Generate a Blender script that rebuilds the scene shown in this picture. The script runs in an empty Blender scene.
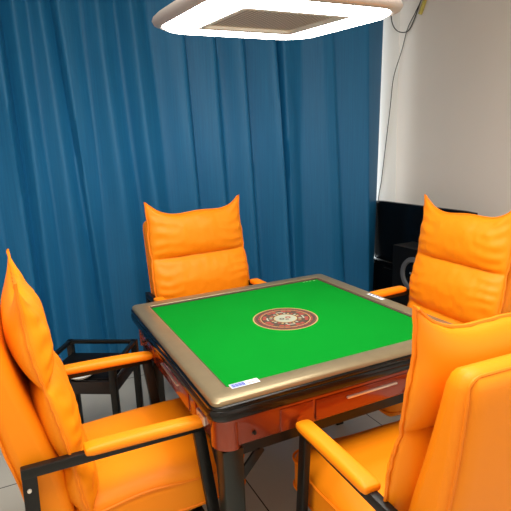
import bpy, bmesh, math, random
from mathutils import Vector, Matrix, noise
random.seed(7)
PI = math.pi
C = bpy.context.scene.collection
sc = bpy.context.scene

# ------------------------------------------------------------ camera, world, light, exposure
def make_camera():
    a, b, c = 0.44801, 0.2178, -0.03833
    f = Vector((math.sin(a)*math.cos(b), math.cos(a)*math.cos(b), -math.sin(b)))
    r = Vector((math.cos(a), -math.sin(a), 0)); u = r.cross(f)
    r2 = r*math.cos(c)+u*math.sin(c); u2 = -r*math.sin(c)+u*math.cos(c)
    cd = bpy.data.cameras.new('camera'); cam = bpy.data.objects.new('camera', cd); C.objects.link(cam)
    m = Matrix((( r2.x, u2.x, -f.x, -0.89797), (r2.y, u2.y, -f.y, -1.63036), (r2.z, u2.z, -f.z, 1.43904), (0, 0, 0, 1)))
    cam.matrix_world = m
    cd.sensor_width = 36; cd.lens = 36*501.12/511; cd.clip_start = 0.02
    sc.camera = cam
make_camera()
w = bpy.data.worlds.new('world'); sc.world = w; w.use_nodes = True
w.node_tree.nodes['Background'].inputs[0].default_value = (0.9, 0.95, 1.0, 1)
w.node_tree.nodes['Background'].inputs[1].default_value = 0.15
sc.view_settings.view_transform = 'Standard'; sc.view_settings.look = 'None'
sc.view_settings.exposure = 0.0; sc.view_settings.gamma = 1.0; sc.view_settings.use_curve_mapping = False

LAMP_BAND = 17.0
def area(name, loc, rot, sx, sy, power, col):
    l = bpy.data.lights.new(name, 'AREA'); l.shape = 'RECTANGLE'; l.size = sx; l.size_y = sy
    l.energy = power; l.color = col
    o = bpy.data.objects.new(name, l); C.objects.link(o); o.location = loc; o.rotation_euler = rot
    return o
# ceiling panel behind the camera, and an added, unseen fill light on the camera's side
area('ceiling_panel_light', (-0.5, -0.95, 2.69), (0, 0, 0), 2.0, 1.1, 70, (1.0, 0.95, 0.88))
area('front_fill_light', (0.9, -2.55, 1.45), (math.radians(90), 0, 0), 1.5, 1.9, 11, (1.0, 0.97, 0.93))
# daylight leaking past the edge of the curtain from the covered window
area('window_daylight', (1.925, 1.805, 1.45), (math.radians(90), 0, math.radians(-37)), .05, 2.3, 1.7, (0.86, 0.95, 1.0))

# ------------------------------------------------------------ materials
def mat(name, col, rough=0.5, metal=0.0, bump=None, var=0.0, vscale=6.0, coat=0.0, spec=None, sheen=0.0):
    m = bpy.data.materials.new(name); m.use_nodes = True
    nt = m.node_tree; b = nt.nodes['Principled BSDF']
    b.inputs['Base Color'].default_value = (*col, 1); b.inputs['Roughness'].default_value = rough
    b.inputs['Metallic'].default_value = metal; b.inputs['Coat Weight'].default_value = coat
    b.inputs['Sheen Weight'].default_value = sheen
    if spec is not None: b.inputs['Specular IOR Level'].default_value = spec
    tc = nt.nodes.new('ShaderNodeTexCoord')
    if var:
        n = nt.nodes.new('ShaderNodeTexNoise'); n.inputs['Scale'].default_value = vscale; n.inputs['Detail'].default_value = 4
        nt.links.new(tc.outputs['Object'], n.inputs['Vector'])
        mx = nt.nodes.new('ShaderNodeMix'); mx.data_type = 'RGBA'
        mx.inputs[6].default_value = (*[c*(1-var) for c in col], 1); mx.inputs[7].default_value = (*[min(1, c*(1+var)) for c in col], 1)
        nt.links.new(n.outputs['Fac'], mx.inputs[0]); nt.links.new(mx.outputs[2], b.inputs['Base Color'])
    if bump:
        sc_, st, dist = bump
        n2 = nt.nodes.new('ShaderNodeTexNoise'); n2.inputs['Scale'].default_value = sc_; n2.inputs['Detail'].default_value = 6
        nt.links.new(tc.outputs['Object'], n2.inputs['Vector'])
        bp = nt.nodes.new('ShaderNodeBump'); bp.inputs['Strength'].default_value = st; bp.inputs['Distance'].default_value = dist
        nt.links.new(n2.outputs['Fac'], bp.inputs['Height']); nt.links.new(bp.outputs['Normal'], b.inputs['Normal'])
    return m
def emit(name, col, s):
    m = bpy.data.materials.new(name); m.use_nodes = True; nt = m.node_tree
    b = nt.nodes['Principled BSDF']; b.inputs['Base Color'].default_value = (.9, .9, .88, 1)
    b.inputs['Emission Color'].default_value = (*col, 1); b.inputs['Emission Strength'].default_value = s
    return m
M = {}
M['orange'] = mat('orange_leather', (0.92, 0.270, 0.003), 0.50, spec=.28, bump=(260, .25, .0008), var=.05, vscale=3)
M['orange_trim'] = mat('orange_piping', (0.88, 0.23, 0.004), 0.5, spec=.3)
M['black_metal'] = mat('black_steel', (0.005, 0.0055, 0.005), 0.40, 0.0, spec=.35, bump=(300, .1, .0005))
M['felt'] = mat('green_felt', (0.0006, 0.205, 0.015), 0.95, bump=(700, .5, .0008), var=.06, vscale=5, spec=.06)
M['bronze'] = mat('brushed_bronze', (0.30, 0.235, 0.135), 0.36, 0.6, bump=(120, .12, .0006), var=.10, vscale=30)
M['rubber'] = mat('black_gloss_bumper', (0.003, 0.003, 0.003), 0.20, spec=.35)
M['copper'] = mat('copper_lacquer', (0.26, 0.036, 0.008), 0.22, 0.4, var=.08, vscale=8, coat=.5)
M['silver'] = mat('silver_metal', (0.75, 0.72, 0.66), 0.28, 0.8)
M['dark_leg'] = mat('dark_grey_leg', (0.010, 0.014, 0.012), 0.32, 0.1)
M['shell'] = mat('lamp_shell', (0.60, 0.54, 0.50), 0.35, 0.3)
M['inner'] = mat('lamp_inner_frame', (0.80, 0.78, 0.72), 0.35, 0.3)
M['glow'] = emit('lamp_light_band', (1.0, 0.965, 0.90), LAMP_BAND)
M['black_gloss'] = mat('black_gloss_plastic', (0.003, 0.003, 0.0035), 0.22, spec=.2)
M['black_matte'] = mat('black_matte', (0.003, 0.003, 0.0035), 0.6, spec=.15)
M['grey_rubber'] = mat('grey_ring', (0.10, 0.105, 0.115), 0.6)
M['white'] = mat('white_label', (0.80, 0.84, 0.84), 0.4)
M['porcelain'] = mat('porcelain', (0.75, 0.76, 0.74), 0.15)
M['blue_ink'] = mat('blue_ink', (0.05, 0.07, 0.40), 0.5)
M['emblem_pale'] = mat('emblem_pale', (0.30, 0.33, 0.25), 0.7)
M['pale_blue'] = mat('pale_blue', (0.30, 0.36, 0.72), 0.5)
M['red_ink'] = mat('red_ink', (0.65, 0.10, 0.10), 0.5)
M['ring_gold'] = mat('ring_gold', (0.40, 0.25, 0.10), 0.7)
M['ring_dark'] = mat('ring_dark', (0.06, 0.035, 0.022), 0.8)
M['ring_red'] = mat('ring_red', (0.27, 0.045, 0.030), 0.8)
M['cable'] = mat('black_cable', (0.012, 0.011, 0.010), 0.5)
M['yellow'] = mat('yellow_tape', (0.55, 0.46, 0.10), 0.6)
M['darkwood'] = mat('dark_brown_panel', (0.010, 0.005, 0.004), 0.4)
M['wall'] = mat('beige_wall_paint', (0.80, 0.735, 0.665), 0.9, bump=(60, .1, .002), var=.03, vscale=2)
M['wall_white'] = mat('white_wall_paint', (0.86, 0.88, 0.87), 0.85, bump=(60, .1, .002))
M['ceiling'] = mat('ceiling_paint', (0.75, 0.74, 0.71), 0.9)

def curtain_mat():
    m = bpy.data.materials.new('blue_curtain_cloth'); m.use_nodes = True; nt = m.node_tree
    b = nt.nodes['Principled BSDF']; b.inputs['Roughness'].default_value = .50; b.inputs['Specular IOR Level'].default_value = .35
    b.inputs['Sheen Tint'].default_value = (.35, .6, .8, 1)
    tc = nt.nodes.new('ShaderNodeTexCoord'); mp = nt.nodes.new('ShaderNodeMapping'); mp.inputs['Scale'].default_value = (160, 1, 3)
    n = nt.nodes.new('ShaderNodeTexNoise'); n.inputs['Scale'].default_value = 1; n.inputs['Detail'].default_value = 3
    nt.links.new(tc.outputs['Object'], mp.inputs[0]); nt.links.new(mp.outputs[0], n.inputs['Vector'])
    mx = nt.nodes.new('ShaderNodeMix'); mx.data_type = 'RGBA'
    mx.inputs[6].default_value = (0.007, 0.118, 0.285, 1); mx.inputs[7].default_value = (0.013, 0.180, 0.40, 1)
    nt.links.new(n.outputs['Fac'], mx.inputs[0]); nt.links.new(mx.outputs[2], b.inputs['Base Color'])
    bp = nt.nodes.new('ShaderNodeBump'); bp.inputs['Strength'].default_value = .25; bp.inputs['Distance'].default_value = .002
    nt.links.new(n.outputs['Fac'], bp.inputs['Height']); nt.links.new(bp.outputs['Normal'], b.inputs['Normal'])
    return m
M['curtain'] = curtain_mat()

def tile_mat():
    m = bpy.data.materials.new('pale_floor_tile'); m.use_nodes = True; nt = m.node_tree
    b = nt.nodes['Principled BSDF']; b.inputs['Roughness'].default_value = .22
    tc = nt.nodes.new('ShaderNodeTexCoord'); mp = nt.nodes.new('ShaderNodeMapping'); mp.inputs['Location'].default_value = (.13, .17, 0)
    br = nt.nodes.new('ShaderNodeTexBrick'); br.offset = 0; br.inputs['Scale'].default_value = 1
    br.inputs['Brick Width'].default_value = .8; br.inputs['Row Height'].default_value = .8; br.inputs['Mortar Size'].default_value = .003
    br.inputs['Color1'].default_value = (.56, .54, .47, 1); br.inputs['Color2'].default_value = (.58, .56, .49, 1); br.inputs['Mortar'].default_value = (.06, .055, .05, 1)
    nt.links.new(tc.outputs['Object'], mp.inputs[0]); nt.links.new(mp.outputs[0], br.inputs['Vector'])
    nt.links.new(br.outputs['Color'], b.inputs['Base Color'])
    return m
M['tile'] = tile_mat()

def grille_mat():
    m = bpy.data.materials.new('bronze_perforated_grille'); m.use_nodes = True; nt = m.node_tree
    b = nt.nodes['Principled BSDF']; b.inputs['Roughness'].default_value = .45; b.inputs['Metallic'].default_value = .3
    tc = nt.nodes.new('ShaderNodeTexCoord'); v = nt.nodes.new('ShaderNodeTexVoronoi'); v.voronoi_dimensions = '2D'; v.inputs['Scale'].default_value = 60; v.inputs['Randomness'].default_value = 0
    nt.links.new(tc.outputs['Object'], v.inputs['Vector'])
    r = nt.nodes.new('ShaderNodeValToRGB'); r.color_ramp.elements[0].position = .25; r.color_ramp.elements[1].position = .4
    r.color_ramp.elements[0].color = (.10, .09, .08, 1); r.color_ramp.elements[1].color = (.70, .64, .58, 1)
    nt.links.new(v.outputs['Distance'], r.inputs[0]); nt.links.new(r.outputs[0], b.inputs['Base Color'])
    return m
M['grille'] = grille_mat()

# ------------------------------------------------------------ helpers
def obj(name, bm, m, parent=None, smooth=True, angle=40):
    me = bpy.data.meshes.new(name)
    bmesh.ops.recalc_face_normals(bm, faces=bm.faces)
    bm.to_mesh(me); bm.free()
    for x in (m if isinstance(m, (list, tuple)) else [m]): me.materials.append(x)
    if smooth:
        for p in me.polygons: p.use_smooth = True
        me.set_sharp_from_angle(angle=math.radians(angle))
    o = bpy.data.objects.new(name, me); C.objects.link(o)
    if parent: o.parent = parent
    return o
def thing(name, label, cat, loc=(0, 0, 0), rz=0, group=None):
    o = bpy.data.objects.new(name, None); C.objects.link(o); o.empty_display_size = .1
    o.location = loc; o.rotation_euler = (0, 0, rz); tag(o, label, cat, group); return o
def tag(o, label, cat, group=None):
    o['label'] = label; o['category'] = cat
    if group: o['group'] = group
def struct(o): o['kind'] = 'structure'; return o
def copy_tree(o, parent=None):
    c = o.copy(); C.objects.link(c)
    if parent: c.parent = parent
    for ch in list(o.children): copy_tree(ch, c)
    return c
def add_box(bm, lo, hi, bev=0.0, seg=2):
    r = bmesh.ops.create_cube(bm, size=1)
    for v in r['verts']:
        v.co = Vector([lo[i]+(v.co[i]+.5)*(hi[i]-lo[i]) for i in range(3)])
    if bev:
        es = list({e for v in r['verts'] for e in v.link_edges})
        bmesh.ops.bevel(bm, geom=es, offset=bev, segments=seg, affect='EDGES', profile=.5)
def add_bar(bm, p0, p1, wx, wy, side=(0, 1, 0), bev=.003):
    """rectangular bar from p0 to p1; wy measured along 'side', wx across"""
    p0, p1 = Vector(p0), Vector(p1); d = (p1-p0); L = d.length; d.normalize()
    s = Vector(side); s = (s-d*s.dot(d)).normalized(); t = d.cross(s)
    t2 = bmesh.new(); add_box(t2, (-wx/2, -wy/2, 0), (wx/2, wy/2, L), bev)
    mtx = Matrix(((t.x, s.x, d.x, p0.x), (t.y, s.y, d.y, p0.y), (t.z, s.z, d.z, p0.z), (0, 0, 0, 1)))
    t2.transform(mtx); merge(bm, t2)
def merge(bm, o):
    me = bpy.data.meshes.new('tmp'); o.to_mesh(me); o.free(); bm.from_mesh(me); bpy.data.meshes.remove(me)
def add_tube(bm, pts, r, seg=8, closed=False):
    pts = [Vector(p) for p in pts]; n = len(pts); rings = []; up = None
    for i, p in enumerate(pts):
        a = pts[(i-1) % n] if (closed or i > 0) else p; b = pts[(i+1) % n] if (closed or i < n-1) else p
        d = (b-a).normalized()
        if up is None:
            up = Vector((0, 0, 1)) if abs(d.z) < .9 else Vector((1, 0, 0))
        up = (up-d*up.dot(d)).normalized(); s = d.cross(up)
        rings.append([bm.verts.new(p+(up*math.cos(2*PI*k/seg)+s*math.sin(2*PI*k/seg))*r) for k in range(seg)])
    for i in range(n if closed else n-1):
        A, B = rings[i], rings[(i+1) % n]
        for k in range(seg): bm.faces.new((A[k], A[(k+1) % seg], B[(k+1) % seg], B[k]))
    if not closed:
        bm.faces.new(rings[0]); bm.faces.new(rings[-1][::-1])
def softbox(lo, hi, r, n=10, bulge=(0, 0, 0, 0, 0, 0), bm=None, pinch=0):
    """rounded, puffy box. bulge: -x +x -y +y -z +z"""
    own = bm is None
    bm = bm or bmesh.new(); t = bmesh.new()
    bmesh.ops.create_cube(t, size=2)
    bmesh.ops.subdivide_edges(t, edges=t.edges, cuts=n, use_grid_fill=True)
    c = [(lo[i]+hi[i])/2 for i in range(3)]; h = [(hi[i]-lo[i])/2 for i in range(3)]
    for v in t.verts:
        q = []
        for i in range(3):
            s = v.co[i]; q.append(math.copysign(abs(s)**.75, s)*h[i])
        inner = [max(-h[i]+r, min(h[i]-r, q[i])) for i in range(3)]
        d = Vector([q[i]-inner[i] for i in range(3)])
        if d.length > 1e-9: d = d.normalized()*r
        p = Vector(inner)+d
        u = [p[i]/h[i] for i in range(3)]
        for i in range(3):
            j, k = (i+1) % 3, (i+2) % 3
            amt = (1-u[j]**2)*(1-u[k]**2)
            b = bulge[2*i+1] if u[i] > 0 else bulge[2*i]
            p[i] += math.copysign(max(0, amt)**.7*b*abs(u[i]), u[i])
        v.co = p+Vector(c)
    merge(bm, t)
    return bm
def rrect(h, r, z, n=8):
    pts = []
    r = min(r, h)
    for (sx, sy, a0) in ((1, 1, 0), (-1, 1, 90), (-1, -1, 180), (1, -1, 270)):
        for k in range(n+1):
            a = math.radians(a0+90*k/n)
            pts.append(Vector((sx*(h-r)+r*math.cos(a), sy*(h-r)+r*math.sin(a), z)))
    return pts
def loft(rings, cap0=False, cap1=False, closed=False, n=8):
    bm = bmesh.new(); R = [[bm.verts.new(p) for p in rrect(h, r, z, n)] for (h, r, z) in rings]
    m = len(R[0]); k = len(R)
    for i in range(k if closed else k-1):
        A, B = R[i], R[(i+1) % k]
        for j in range(m): bm.faces.new((A[j], A[(j+1) % m], B[(j+1) % m], B[j]))
    if cap0: bm.faces.new(R[0][::-1])
    if cap1: bm.faces.new(R[-1])
    return bm
def lerp_tab(tab, z):
    if z <= tab[0][0]: return tab[0][1]
    for (a, x), (b, y) in zip(tab, tab[1:]):
        if z <= b:
            t = (z-a)/(b-a); return x+(y-x)*t
    return tab[-1][1]
def smooth_tab(tab, z, d=.05):
    return sum(lerp_tab(tab, z+d*k/3) for k in range(-3, 4))/7

# ------------------------------------------------------------ room
X0, X1, Y0, Y1, H = -1.9, 2.19, -2.7, 1.86, 2.72
def slab(name, lo, hi, m):
    bm = bmesh.new(); add_box(bm, lo, hi); return struct(obj(name, bm, m, smooth=False))
slab('floor', (X0-.1, Y0-.1, -.1), (X1+.1, Y1+.1, 0), M['tile'])
slab('ceiling', (X0-.1, Y0-.1, H), (X1+.1, Y1+.1, H+.1), M['ceiling'])
slab('wall_back', (X0-.1, Y1, 0), (X1+.1, Y1+.1, H), M['wall_white'])
slab('wall_right', (X1, Y0, 0), (X1+.1, Y1, H), M['wall'])
slab('wall_left', (X0-.1, Y0, 0), (X0, Y1, H), M['wall'])
slab('wall_front', (X0-.1, Y0-.1, 0), (X1+.1, Y0, H), M['wall'])
bm = bmesh.new(); add_box(bm, (X1-.014, Y0, 0), (X1, Y1, .09), .003); struct(obj('baseboard_right', bm, M['wall_white'], smooth=False))

# ------------------------------------------------------------ curtain
CR = [(-1.88, -1.88), (-1.62, -1.60), (-1.40, -1.36), (-1.17, -1.14), (-1.0, -.95), (-.823, -.792), (-.680, -.649), (-.560, -.43), (-.375, -.361),
      (-.192, -.066), (.010, .143), (.260, .348), (.485, .573), (.702, .796), (.955, 1.054), (1.18, 1.16), (1.415, 1.567), (1.690, 1.735), (1.950, 1.870)]
def curtain():
    bm = bmesh.new(); NZ = 46; per = 14; zt, zb = 2.64, .015; grid = []
    amp = [random.uniform(.7, 1.3) for _ in CR]; skew = [random.uniform(.75, 1.5) for _ in CR]
    peak = [random.choice((random.uniform(.12, .3), random.uniform(.62, .88), random.uniform(.4, .6))) for _ in CR]
    for iz in range(NZ+1):
        z = zb+(zt-zb)*iz/NZ; row = []
        for k in range(len(CR)-1):
            xa = CR[k][1]+(CR[k][0]-CR[k][1])*z/2.6; xb = CR[k+1][1]+(CR[k+1][0]-CR[k+1][1])*z/2.6
            wd = xb-xa
            for j in range(per+(k == len(CR)-2)):
                s = j/per; q = s**skew[k]
                pk = peak[k]+.06*math.sin(z*1.3+k)
                tri = s/pk if s < pk else (1-s)/(1-pk)
                tri = tri*tri*(3-2*tri)*.45+tri*.55
                d = tri*min(.11, .46*wd)*amp[k]
                d += .010*math.sin(2.6*(xa+wd*s)+.8*z+.5)
                d += .0035*math.sin(38*(xa+wd*s)+z*2.2+k)*math.sin(PI*s)*(.4+.6*z/2.6)+.0025*math.sin(z*4+k*2.3+s*5)
                if k == len(CR)-2: d = .125*(1-s)**.9
                if k == len(CR)-3: d = .03+.095*s
                if k == len(CR)-4: d = min(d, .06)+.03*s
                row.append(bm.verts.new((xa+wd*s, 1.765-d, z)))
        grid.append(row)
    for a, b in zip(grid, grid[1:]):
        for j in range(len(a)-1): bm.faces.new((a[j], a[j+1], b[j+1], b[j]))
    o = obj('curtain', bm, M['curtain'], angle=75)
    s = o.modifiers.new('thick', 'SOLIDIFY'); s.thickness = .003; s.offset = 1
    tag(o, 'long deep blue curtain hanging in vertical folds behind the table', 'curtain')
curtain()
bm = bmesh.new(); add_box(bm, (X0+.02, 1.72, 2.64), (1.93, 1.80, H), .004)
tag(obj('curtain_rail', bm, M['wall_white']), 'white rail along the ceiling carrying the blue curtain', 'curtain rail')

# ------------------------------------------------------------ mahjong table
T = thing('mahjong_table', 'square mahjong table with green felt top, bronze rim and copper body', 'table')
obj('felt_top', loft([(.432, .008, .745), (.432, .008, .770)], True, True), M['felt'], T, angle=30)
rim = [(.424, .008, .757), (.424, .008, .776), (.426, .009, .7785), (.431, .010, .7795), (.455, .018, .7795), (.474, .025, .7785), (.485, .022, .7765), (.490, .023, .772), (.490, .023, .762), (.47, .02, .755)]
obj('rim', loft(rim, closed=True, n=10), M['bronze'], T, angle=50)
bump = [(.46, .02, .757), (.492, .032, .763), (.4965, .036, .760), (.497, .040, .753), (.495, .040, .748), (.498, .042, .745), (.4995, .044, .734), (.497, .044, .720), (.490, .044, .712), (.46, .03, .708)]
obj('shadow_strip', loft([(.4195, .006, .765), (.4195, .006, .7735), (.4255, .009, .7775), (.4255, .009, .765)], closed=True), M['ring_dark'], T)  # dark strip added for the shadow line between felt and rim
obj('bumper', loft(bump, closed=True, n=10), M['rubber'], T, angle=50)
obj('trim_strip', loft([(.45, .05, .700), (.483, .056, .702), (.4845, .056, .706), (.483, .056, .7095), (.45, .05, .7085)], closed=True, n=10), M['copper'], T, angle=50)
body = [(.2, .05, .616), (.455, .050, .616), (.470, .055, .619), (.474, .057, .625), (.477, .062, .70), (.2, .05, .705)]
obj('body', loft(body, True, True, n=10), M['copper'], T, angle=35)
obj('underframe', loft([(.44, .03, .572), (.452, .035, .574), (.452, .035, .617), (.44, .03, .617)], True, True), M['black_metal'], T)
def side_local(k):       # rotation bringing the -y side to side k
    return Matrix.Rotation(k*PI/2, 4, 'Z')
for k in range(4):
    R = side_local(k)
    b = bmesh.new(); add_box(b, (-.165, -.4805, .627), (.235, -.470, .694), .0025); b.transform(R); dr = obj('drawer', b, M['copper'], T)
    b = bmesh.new(); add_box(b, (-.055, -.488, .6705), (.140, -.479, .6775), .002); b.transform(R); h_ = obj('handle', b, M['silver'], dr); h_['label'] = 'thin silver drawer handle bar'
    b = bmesh.new(); add_box(b, (-.285, -.4795, .625), (-.173, -.470, .696), .002); b.transform(R); obj('side_panel', b, M['copper'], T)
    b = bmesh.new(); add_box(b, (.243, -.4795, .625), (.30, -.470, .696), .002); b.transform(R); obj('side_panel', b, M['copper'], T)
    b = bmesh.new(); r = bmesh.ops.create_cone(b, cap_ends=True, segments=16, radius1=.0065, radius2=.0055, depth=.006)
    b.transform(Matrix.Translation((-.368, -.4775, .648)) @ Matrix.Rotation(PI/2, 4, 'X')); b.transform(R); obj('keyhole', b, M['black_metal'], T)
    # corner pillar
    b = bmesh.new(); 
    arc = [(-.4265+.0515*math.cos(a), -.4265+.0515*math.sin(a)) for a in [math.radians(172+106*i/10) for i in range(11)]]
    vs = [[b.verts.new((x, y, z)) for (x, y) in arc] for z in (.612, .700)]
    inn = [[b.verts.new((x*.96, y*.96, z)) for (x, y) in arc] for z in (.612, .700)]
    for i in range(10):
        b.faces.new((vs[0][i], vs[0][i+1], vs[1][i+1], vs[1][i])); b.faces.new((inn[0][i], inn[1][i], inn[1][i+1], inn[0][i+1]))
        b.faces.new((vs[0][i], inn[0][i], inn[0][i+1], vs[0][i+1])); b.faces.new((vs[1][i], vs[1][i+1], inn[1][i+1], inn[1][i]))
    b.faces.new((vs[0][0], vs[1][0], inn[1][0], inn[0][0])); b.faces.new((vs[0][10], inn[0][10], inn[1][10], vs[1][10]))
    b.transform(R); obj('corner_cap', b, M['copper'], T)
    # leg: square post, chamfered, slightly tapered, with a diagonal gusset each way
    b = bmesh.new(); add_box(b, (-.462, -.462, 0), (-.394, -.394, .604), .010, 2)
    for v in b.verts:
        f = 1-v.co.z/.604
        v.co.x += (-.428-v.co.x)*.18*f+.006*f; v.co.y += (-.428-v.co.y)*.18*f+.006*f
    b.transform(R); lg = obj('leg', b, M['dark_leg'], T)
    b = bmesh.new(); add_bar(b, (-.405, -.447, .50), (-.335, -.447, .575), .030, .010); add_bar(b, (-.447, -.405, .50), (-.447, -.335, .575), .030, .010, (1, 0, 0))
    b.transform(R); obj('gusset', b, M['black_metal'], lg)
    b = bmesh.new(); add_box(b, (-.452, -.452, 0), (-.395, -.395, .018), .003); b.transform(R); obj('foot', b, M['rubber'], lg)
# bright tag at the corner of the left side
b = bmesh.new(); add_box(b, (-.4815, -.375, .646), (-.474, -.31, .676), .003); tg = obj('corner_tag', b, M['silver'], T); tg['label'] = 'small pale metal tag on the copper side near the front corner'
# emblem in the middle of the felt: flat rings with a red figured band and a pale centre
def ring(bm, r0, r1, z, mi, a0=0, a1=2*PI, seg=72):
    n = max(2, int(seg*(a1-a0)/(2*PI))); P = []
    for i in range(n+1):
        a = a0+(a1-a0)*i/n
        P.append((bm.verts.new((r0*math.cos(a), r0*math.sin(a), z)), bm.verts.new((r1*math.cos(a), r1*math.sin(a), z))))
    for (a, b_), (c, d) in zip(P, P[1:]):
        f = bm.faces.new((a, b_, d, c)); f.material_index = mi
E0 = .7703
b = bmesh.new()
ring(b, .108, .113, E0, 0); ring(b, .096, .108, E0, 1); ring(b, .103, .1045, E0+.0003, 2); ring(b, .080, .096, E0, 1); ring(b, .084, .0875, E0+.0003, 0)
ring(b, .040, .082, E0, 1); ring(b, .0375, .041, E0+.0003, 0)
n = 24
for i in range(n):
    a = 2*PI*i/n
    if i % 3 != 2: ring(b, .062+.006*(i % 2), .080, E0+.0004, 2, a, a+2*PI/n*.85)
    ring(b, .045, .056, E0+.0004, (0, 3, 2)[i % 3], a+.02, a+2*PI/n*.6)
    ring(b, .089, .094, E0+.0004, 2, a, a+2*PI/n*.8)
for a in (-.5, 1.2, 2.6, 4.3): ring(b, .060, .066, E0+.0006, 3, a, a+.45)
ring(b, .0005, .038, E0+.0002, 3)
for (dx, dy, rx, mi) in ((-.014, 0, .009, 1), (.012, .004, .010, 2), (.0, -.012, .006, 1)):
    t = bmesh.new(); ring(t, rx*.45, rx, 0, mi, seg=24); t.transform(Matrix.Translation((dx, dy, E0+.0006))); 
    me = bpy.data.meshes.new('tmp'); t.to_mesh(me); t.free(); b.from_mesh(me); bpy.data.meshes.remove(me)
b.transform(Matrix.Translation((.006, .002, 0)) @ Matrix.Diagonal((1.13, 1.13, 1, 1)))
em = obj('emblem', b, [M['ring_gold'], M['ring_dark'], M['ring_red'], M['emblem_pale']], T, smooth=False); em['label'] = 'round red, brown and gold emblem in the middle of the felt'
# small printed stickers
def sticker(name, x, y, z, w_, h_, rz, marks, label):
    b = bmesh.new(); add_box(b, (-w_/2, -h_/2, 0), (w_/2, h_/2, .0006))
    for (x0, y0, x1, y1, mi) in marks:
        nf = len(b.faces); add_box(b, (x0*w_-w_/2, y0*h_-h_/2, .0004), (x1*w_-w_/2, y1*h_-h_/2, .0008 if mi == 3 else .0012)); b.faces.ensure_lookup_table()
        for f in b.faces[nf:]: f.material_index = mi
    b.transform(Matrix.Translation((x, y, z)) @ Matrix.Rotation(rz, 4, 'Z'))
    o = obj(name, b, [M['white'], M['blue_ink'], M['red_ink'], M['pale_blue']], T, smooth=False); o['label'] = label
mk = [(.02, .06, .52, .94, 3)]
for i in range(4):
    x = .07+i*.115; mk += [(x, .25, x+.03, .8, 1), (x, .68, x+.08, .8, 1), (x+.05, .25, x+.08, .6, 1), (x, .25, x+.08, .36, 1)]
mk += [(.58, .30, .93, .42, 2), (.60, .60, .90, .66, 2)]
sticker('sticker', -.372, -.433, .7806, .088, .026, 0, mk, 'small white sticker with blue and red print on the front corner of the rim')
mk = [(.1+i*.2, .3, .2+i*.2, .7, 1) for i in range(4)]
sticker('sticker', .456, .01, .7806, .10, .018, -PI/2, mk, 'pale label on the right side of the rim')
b = bmesh.new()
for i, (x, y) in enumerate(((.335, .405), (.352, .405), (.370, .405), (.392, .402))):
    for q in range(3): add_box(b, (x+q*.004, y, .7700), (x+q*.004+.002, y+.008, .7705))
    add_box(b, (x, y+.003, .7700), (x+.010, y+.005, .7705))
ms = obj('felt_mark', b, mat('pale_green_print', (.25, .62, .25), .8), T, smooth=False); ms['label'] = 'small pale print at the far corner of the felt'

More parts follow.
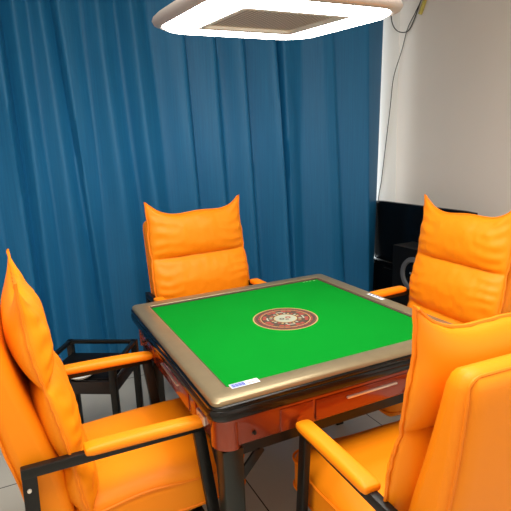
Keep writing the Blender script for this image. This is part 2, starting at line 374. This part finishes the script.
# ------------------------------------------------------------ chair (local: faces +x, origin on the floor under the seat)
XF = [(.34, -.185), (.55, -.200), (.69, -.232), (.83, -.274), (1.01, -.318), (1.10, -.335)]      # front of the back panel
TH = [(.34, .115), (.69, .115), (1.05, .066)]
XS = [(.44, -.155), (.49, -.170), (.60, -.182), (.758, -.208), (.90, -.240), (.97, -.252), (1.13, -.262)]   # pillow seam
def build_chair():
    t = thing('armchair', '', 'chair')
    OR = M['orange']
    # back panel
    bm = softbox((-.5, -.252, .33), (.5, .252, 1.032), .03, n=14)
    for v in bm.verts:
        z = v.co.z; s = v.co.x+.5           # 0 rear .. 1 front
        s = s if .03 < s < .97 else s
        thk = lerp_tab(TH, z); xf = smooth_tab(XF, z)
        rr = .030
        if v.co.x < 0: d = (v.co.x+.5); x = xf-thk+min(d, rr*1.0) if d < rr else xf-thk+rr+(d-rr)/(.5-rr)*(thk/2-rr)
        else: d = (.5-v.co.x); x = xf-min(d, rr) if d < rr else xf-rr-(d-rr)/(.5-rr)*(thk/2-rr)
        v.co.x = x-.012*(1-(v.co.y/.262)**2)*0
    bp = obj('back_panel', bm, OR, t, angle=60)
    b = bmesh.new()
    def RX(z): return smooth_tab(XF, z)-lerp_tab(TH, z)
    pts = [(RX(.36+i*.02)+.007, -.2465, .36+i*.02) for i in range(32)]
    pts += [(RX(1.0)+.010, -.2465+.024*(1-math.cos(a)), .998+.026*math.sin(a)) for a in (.4, .8, 1.2)]
    pts += [(RX(1.0)+.010, -.22+.44*i/10, 1.026) for i in range(11)]
    pts += [(x, -y, z) for (x, y, z) in pts[:35]][::-1]
    add_tube(b, pts, .0032, 6)
    obj('piping', b, M['orange_trim'], bp)
    # pillow
    NU, NV = 64, 92; zb, zt = .44, 1.072
    tiers = [0, (.60-zb)/(zt-zb), (.845-zb)/(zt-zb), 1.0]
    def outline(u, v):
        z = zb+(zt-zb)*v
        hw = .260
        for i in range(3):
            if tiers[i] <= v <= tiers[i+1]:
                s = (v-tiers[i])/(tiers[i+1]-tiers[i]); hw += .012*math.sin(PI*s)**.6*(1 if i < 2 else 1-s)
        top = max(0, (v-.72)/.28)
        z += .060*abs(u)**4.2*top**1.6 - .010*(1-u*u)*top**3
        hw += .006*top**3-.005*(math.exp(-((v-.88)/.05)**2))
        z += .006*math.sin(5*u+1)*top
        return u*hw, z
    bm = bmesh.new(); sheets = []
    for side in (1, -1):
        g = []
        for j in range(NV+1):
            v = j/NV; row = []
            for i in range(NU+1):
                u = -1+2*i/NU
                u = math.copysign(1-(1-abs(u))**1.35, u)
                y, z = outline(u, v)
                # quilt profile
                tp = 0
                for q in range(3):
                    if tiers[q] <= v <= tiers[q+1]:
                        s = (v-tiers[q])/(tiers[q+1]-tiers[q])
                        pr = max(0, math.sin(PI*s))**.52
                        lo_ = 0 if (q == 0 and s < .5) or (q == 2 and s > .5) else .20
                        tp = lo_+(1-lo_)*pr
                edge = max(0, 1-abs(u)**3.8)**.5
                th = tp*edge
                if v > .85: th *= 1-.55*abs(u)**5*(v-.85)/.15
                wr = 0
                if 0 < i < NU and 0 < j < NV:
                    wr = .005*abs(u)**3*math.sin(v*85+3*noise.noise(Vector((u*2, v*6, side))))*(1-abs(u)**8)
                    wr += .004*noise.noise(Vector((u*2.5, v*9, side*3)))+.003*noise.noise(Vector((u*9, v*14, side*3+9)))
                    wr *= min(1, th*3)
                xs = smooth_tab(XS, z, .04)
                x = xs+(th*.060+wr if side > 0 else -th*.054)
                row.append((x, y, z))
            g.append(row)
        sheets.append(g)
    V = {}
    def vert(s, i, j):
        if i in (0, NU) or j in (0, NV): s = 0
        if (s, i, j) not in V: V[(s, i, j)] = bm.verts.new(sheets[s][j][i])
        return V[(s, i, j)]
    for s in (0, 1):
        for j in range(NV):
            for i in range(NU):
                bm.faces.new((vert(s, i, j), vert(s, i+1, j), vert(s, i+1, j+1), vert(s, i, j+1)))
    pl = obj('back_cushion', bm, OR, t, angle=180)
    G = sheets[0]
    loop = [G[j][0] for j in range(NV)]+[G[NV][i] for i in range(NU)]+[G[j][NU] for j in range(NV, 0, -1)]+[G[0][i] for i in range(NU, 0, -1)]
    loop = loop[::2]
    loop = [(x+.0012*math.sin(k*2.1), y*1.008+.0012*math.sin(k*1.3), z) for k, (x, y, z) in enumerate(loop)]
    b = bmesh.new(); add_tube(b, loop, .0046, 6, closed=True); obj('piping', b, M['orange_trim'], pl)
    # seat cushion
    bm = softbox((-.20, -.243, .315), (.335, .243, .462), .035, n=18, bulge=(0, .012, .004, .004, 0, .030))
    for v in bm.verts:
        if v.co.z > .39:
            v.co.z += .004*noise.noise(Vector((v.co.x*9, v.co.y*9, 1)))-.006*math.exp(-((v.co.x-.03)/.03)**2)*(1-(v.co.y/.25)**2)
    st = obj('seat', bm, OR, t, angle=60)
    b = bmesh.new()
    for zz, wv in ((.440, .008), (.345, .003)):
        pts = []
        def P(x, y): pts.append((x, y, zz+wv*math.sin(x*18+1.5)*(abs(y) > .2)+wv*.5*math.sin(y*14)))
        for i in range(14): P(-.16+.45*i/14, -.2455)
        for i in range(7): a = -PI/2+PI/2*i/6; P(.302+.036*math.cos(a), -.2105+.036*math.sin(a))
        for i in range(1, 14): P(.3395+.004*math.sin(PI*i/14), -.21+.42*i/14)
        for i in range(7): a = PI/2*i/6; P(.302+.036*math.cos(a), .2105+.036*math.sin(a))
        for i in range(13, -1, -1): P(-.16+.45*i/14, .2455)
        add_tube(b, pts, .0042, 6)
    obj('piping', b, M['orange_trim'], st)
    # frame
    BK = M['black_metal']
    b = bmesh.new()
    for sy in (-1, 1): add_bar(b, (-.27, sy*.235, .300), (.175, sy*.235, .300), .030, .024)
    add_bar(b, (.17, -.262, .300), (.17, .262, .300), .030, .024, (1, 0, 0)); add_bar(b, (-.27, -.262, .300), (-.27, .262, .300), .030, .024, (1, 0, 0))
    obj('seat_frame', b, BK, t)
    for sy in (-1, 1):
        y = sy*.278
        b = bmesh.new(); add_bar(b, (.165, y, .640), (.236, y, 0.006), .036, .022, bev=.003); l = obj('leg', b, BK, t)
        b = bmesh.new(); add_box(b, (.217, y-.013, 0), (.257, y+.013, .012), .002); obj('foot', b, M['rubber'], l)
        b = bmesh.new(); add_bar(b, (-.292, y, .655), (-.312, y, 0.006), .036, .022, bev=.003); l = obj('leg', b, BK, t)
        b = bmesh.new(); add_box(b, (-.332, y-.013, 0), (-.292, y+.013, .012), .002); obj('foot', b, M['rubber'], l)
        for zz, xx in ((.52, -.297),):
            b = bmesh.new(); r = bmesh.ops.create_cone(b, cap_ends=True, segments=12, radius1=.006, radius2=.005, depth=.004)
            b.transform(Matrix.Translation((xx, y+sy*.0125, .60)) @ Matrix.Rotation(PI/2, 4, 'X')); obj('bolt', b, M['silver'], t)
        b = bmesh.new(); add_bar(b, (-.311, y, .648), (.184, y, .632), .028, .024, bev=.003); obj('arm_bar', b, BK, t)
        bm = softbox((-.155, y-.026, .643), (.182, y+.026, .669), .0115, n=12, bulge=(0, .012, 0, 0, 0, .005))
        for v in bm.verts: v.co.z += -.016*(v.co.x+.02)/.34
        obj('armrest_pad', bm, OR, t, angle=70)
    return t
ch = build_chair()
spots = [((.042, -.70), 87, 'orange armchair nearest the camera, seen from behind its back panel'),
         ((-.662, -.065), 1.5, 'orange armchair left of the mahjong table, seen from its side'),
         ((.012, .690), -85, 'orange armchair facing us with its back to the blue curtain'),
         ((.715, .030), 177, 'orange armchair right of the table, in front of the black screen')]
for i, ((x, y), a, lab) in enumerate(spots):
    o = ch if i == 0 else copy_tree(ch)
    o.location = (x, y, 0); o.rotation_euler = (0, 0, math.radians(a)); o['label'] = lab
    if i > 1: o.scale = (1.03,)*3 if i == 2 else (1.02,)*3
    o['group'] = 'orange armchairs around the mahjong table'

# ------------------------------------------------------------ lamp over the table
L = thing('pendant_lamp', 'wide rounded square lamp with glowing white band hanging over the table', 'lamp', (.026, .091, 1.87))
L.rotation_euler = (.057, -.008, .013)
shell = [(.20, .06, .075), (.30, .12, .070), (.350, .15, .048), (.367, .155, .032), (.371, .156, .020), (.365, .152, .007), (.345, .140, -.001), (.336, .135, .003), (.336, .135, .02), (.20, .06, .025)]
obj('shell', loft(shell, closed=True, n=12), M['shell'], L, angle=50)
band = [(.208, .02, .004), (.212, .02, -.005), (.24, .045, -.011), (.285, .09, -.012), (.322, .125, -.009), (.337, .137, -.001), (.337, .137, .010), (.208, .02, .010)]
obj('light_band', loft(band, closed=True, n=12), M['glow'], L, angle=60)
fr = [(.182, .006, .012), (.186, .008, -.004), (.196, .012, -.008), (.208, .018, -.005), (.209, .02, .012)]
obj('inner_frame', loft(fr, closed=True), M['inner'], L)
obj('grille', loft([(.190, .006, .006), (.190, .006, .010)], True, True), M['grille'], L, smooth=False)
obj('top_cover', loft([(.205, .06, .02), (.205, .06, .07), (.18, .06, .085)], True, True), M['shell'], L)
b = bmesh.new(); add_tube(b, [(0, 0, .08), (0, 0, .80)], .012, 12); obj('pole', b, M['silver'], L)
b = bmesh.new()
bmesh.ops.create_cone(b, cap_ends=True, segments=28, radius1=.03, radius2=.07, depth=.04); b.transform(Matrix.Translation((0, 0, .822))); obj('ceiling_rose', b, M['shell'], L)

# ------------------------------------------------------------ side table behind the left chair
e = Vector((.854, -.521, 0)); ang = math.atan2(-.521, .854)
S = thing('side_table', 'small black side table with raised rail beside the blue curtain', 'side table', (0, 0, 0), 0)
Wd, Dp = .335, .30
ctr = Vector((-.722, .949, 0))+e*(Wd/2)-Vector((.521, .854, 0))*(Dp/2)
S.location = ctr; S.rotation_euler = (0, 0, ang)
hw, hd = Wd/2, Dp/2
b = bmesh.new(); add_box(b, (-hw+.008, -hd+.008, .428), (hw-.008, hd-.008, .440), .002); obj('shelf', b, M['black_matte'], S)
for (a, c_, ax) in (((-hw, -hd), (hw, -hd), 0), ((-hw, hd), (hw, hd), 0), ((-hw, -hd), (-hw, hd), 1), ((hw, -hd), (hw, hd), 1)):
    b = bmesh.new(); sd = (1, 0, 0) if ax else (0, 1, 0)
    add_bar(b, (a[0], a[1], .400), (c_[0], c_[1], .400), .060, .014, sd, .002); obj('apron', b, M['darkwood'], S)
    b = bmesh.new(); add_bar(b, (a[0], a[1], .497), (c_[0], c_[1], .497), .018, .020, sd, .002); obj('rail', b, M['black_metal'], S)
for sx in (-1, 1):
    for sy in (-1, 1):
        b = bmesh.new(); add_box(b, (sx*hw-.015, sy*hd-.015, 0), (sx*hw+.015, sy*hd+.015, .506), .003); obj('leg', b, M['black_metal'], S)
# dish on it
b = bmesh.new(); prof = [(.0, .003), (.030, .003), (.034, .0), (.040, .002), (.056, .014), (.060, .020), (.057, .021), (.050, .014), (.038, .006), (.0, .006)]
rings = []
for (r, z) in prof[1:-1]: rings.append([b.verts.new((r*math.cos(2*PI*k/28), r*math.sin(2*PI*k/28), z)) for k in range(28)])
for A, B in zip(rings, rings[1:]):
    for k in range(28): b.faces.new((A[k], A[(k+1) % 28], B[(k+1) % 28], B[k]))
b.faces.new(rings[0][::-1]); b.faces.new(rings[-1])
d = obj('dish', b, M['porcelain']); d.location = (-.715, .620, .4405)
tag(d, 'small shiny white dish on the black side table', 'dish')

# ------------------------------------------------------------ black screen, cabinet and speaker by the right wall
K = thing('media_cabinet', 'low black cabinet under the black screen by the right wall', 'cabinet', (2.048, 1.19, 0))
b = bmesh.new(); add_box(b, (-.15, -.60, .05), (.13, .60, .40), .006); obj('body', b, M['black_matte'], K)
b = bmesh.new(); add_box(b, (-.16, -.61, .40), (.14, .61, .42), .004); obj('top', b, M['black_gloss'], K)
for y0 in (-.595, -.195, .205):
    b = bmesh.new(); add_box(b, (-.165, y0, .06), (-.149, y0+.39, .395), .003); dd = obj('door', b, M['black_gloss'], K)
    b = bmesh.new(); add_box(b, (-.172, y0+.15, .37), (-.164, y0+.24, .378), .002); obj('handle', b, M['black_metal'], dd)
b = bmesh.new(); add_box(b, (-.12, -.57, 0), (.12, .57, .05), .002); obj('plinth', b, M['black_matte'], K)
TV = thing('television', 'black flat screen with rounded glossy edge near the right wall', 'screen', (1.925, 1.275, .42))
bm = softbox((-.022, -.525, .003), (.022, .525, .515), .018, n=8); obj('bezel', bm, M['black_gloss'], TV, angle=60)
b = bmesh.new(); add_box(b, (-.0245, -.505, .04), (-.020, .505, .495), .001); obj('screen', b, M['black_gloss'], TV)
b = bmesh.new(); pts = [(-.012, .527, .05+i*.035) for i in range(12)]+[(-.012, .523, .485), (-.012, .514, .508)]
add_tube(b, pts, .0035, 6); s_ = obj('edge_glint', b, M['silver'], TV); s_['label'] = 'bright line modelled as a glint along the left edge'  # silver tube stands in for the reflection on the glossy edge
b = bmesh.new(); add_box(b, (-.035, -.22, 0), (.06, .22, .012), .004); add_box(b, (-.015, -.05, .01), (.015, .05, .06), .004); obj('stand', b, M['black_gloss'], TV)
SP = thing('speaker', 'black speaker box with grey ring behind the right armchair', 'speaker', (1.62, .945, 0), math.radians(0))
bm = softbox((-.09, -.19, .0), (.12, .19, .70), .012, n=6); obj('box', bm, M['black_matte'], SP, angle=50)
def disc(bm, r0, r1, x0, x1, seg=40):
    P = []
    for k in range(seg):
        c, s = math.cos(2*PI*k/seg), math.sin(2*PI*k/seg)
        P.append([bm.verts.new((x, r*c, r*s)) for (x, r) in ((x0, r0), (x1, r0+.006), (x1, r1-.006), (x0, r1))])
    for k in range(seg):
        A, B = P[k], P[(k+1) % seg]
        for q in range(4): bm.faces.new((A[q], A[(q+1) % 4], B[(q+1) % 4], B[q]))
SPC = (-.09, -.035, .519)
b = bmesh.new(); disc(b, .088, .125, 0, -.014); b.transform(Matrix.Translation(SPC)); o = obj('ring', b, M['grey_rubber'], SP); o['label'] = 'wide grey ring'
b = bmesh.new(); disc(b, .012, .088, -.001, -.003); b.transform(Matrix.Translation(SPC)); obj('cone', b, M['black_gloss'], SP)
b = bmesh.new()
for k in range(5):
    a = 2*PI*k/5+.3; add_bar(b, (-.008, 0, 0), (-.008, .034*math.cos(a), .034*math.sin(a)), .011, .006, (1, 0, 0), .001)
b.transform(Matrix.Translation(SPC)); obj('star_centre', b, M['silver'], SP)

# ------------------------------------------------------------ cables at the top right corner
def cr_spline(P, n=8):
    P = [Vector(p) for p in P]; P = [P[0]*2-P[1]]+P+[P[-1]*2-P[-2]]; out = []
    for i in range(1, len(P)-2):
        for k in range(n):
            t = k/n; a, b_, c, d_ = P[i-1:i+3]
            out.append(.5*((2*b_)+(c-a)*t+(2*a-5*b_+4*c-d_)*t*t+(3*b_-a-3*c+d_)*t**3))
    out.append(P[-2]); return out
b = bmesh.new(); WX = X1-.01
def onwall(P, X=None): # points were measured on x=2.12; push them along the sight line to the wall
    cam = Vector((-.898, -1.630, 1.439)); k = (WX-cam.x)/(2.12-cam.x)
    return [cam+(Vector(p)-cam)*k for p in P]
loopP = onwall([(2.12, 1.516, 2.523), (2.12, 1.564, 2.436), (2.12, 1.614, 2.347), (2.12, 1.678, 2.279)])+[Vector((2.13, 1.80, 2.30)), Vector((2.10, 1.842, 2.37)), Vector((2.085, 1.845, 2.50))]
loopP = [Vector((WX, 1.50, 2.70))]+loopP+[Vector((2.08, 1.845, 2.70))]
add_tube(b, cr_spline(loopP), .0042, 6)
tag(obj('cable', b, M['cable']), 'black cable looping down near the ceiling in the right corner', 'cable')
b = bmesh.new()
dropP = onwall([(2.12, 1.525, 2.497), (2.12, 1.600, 2.40), (2.12, 1.685, 2.295)])+[Vector((2.172, 1.80, 2.16)), Vector((2.13, 1.846, 1.95)), Vector((2.10, 1.848, 1.70)), Vector((2.06, 1.848, 1.40)), Vector((2.02, 1.848, 1.1)), Vector((1.985, 1.845, .92)), Vector((1.97, 1.84, .60))]
dropP = [Vector((WX, 1.48, 2.70))]+dropP
add_tube(b, cr_spline(dropP), .0032, 6)
tag(obj('cable', b, M['cable']), 'thin dark cable hanging down the white wall strip to the screen', 'cable')
b = bmesh.new(); yp = onwall([(2.12, 1.50, 2.47), (2.12, 1.515, 2.44), (2.12, 1.535, 2.40), (2.12, 1.55, 2.375)])
add_tube(b, yp, .016, 8)
tag(obj('tape', b, M['yellow']), 'faded yellow tape wrapping on the cables near the ceiling', 'tape')
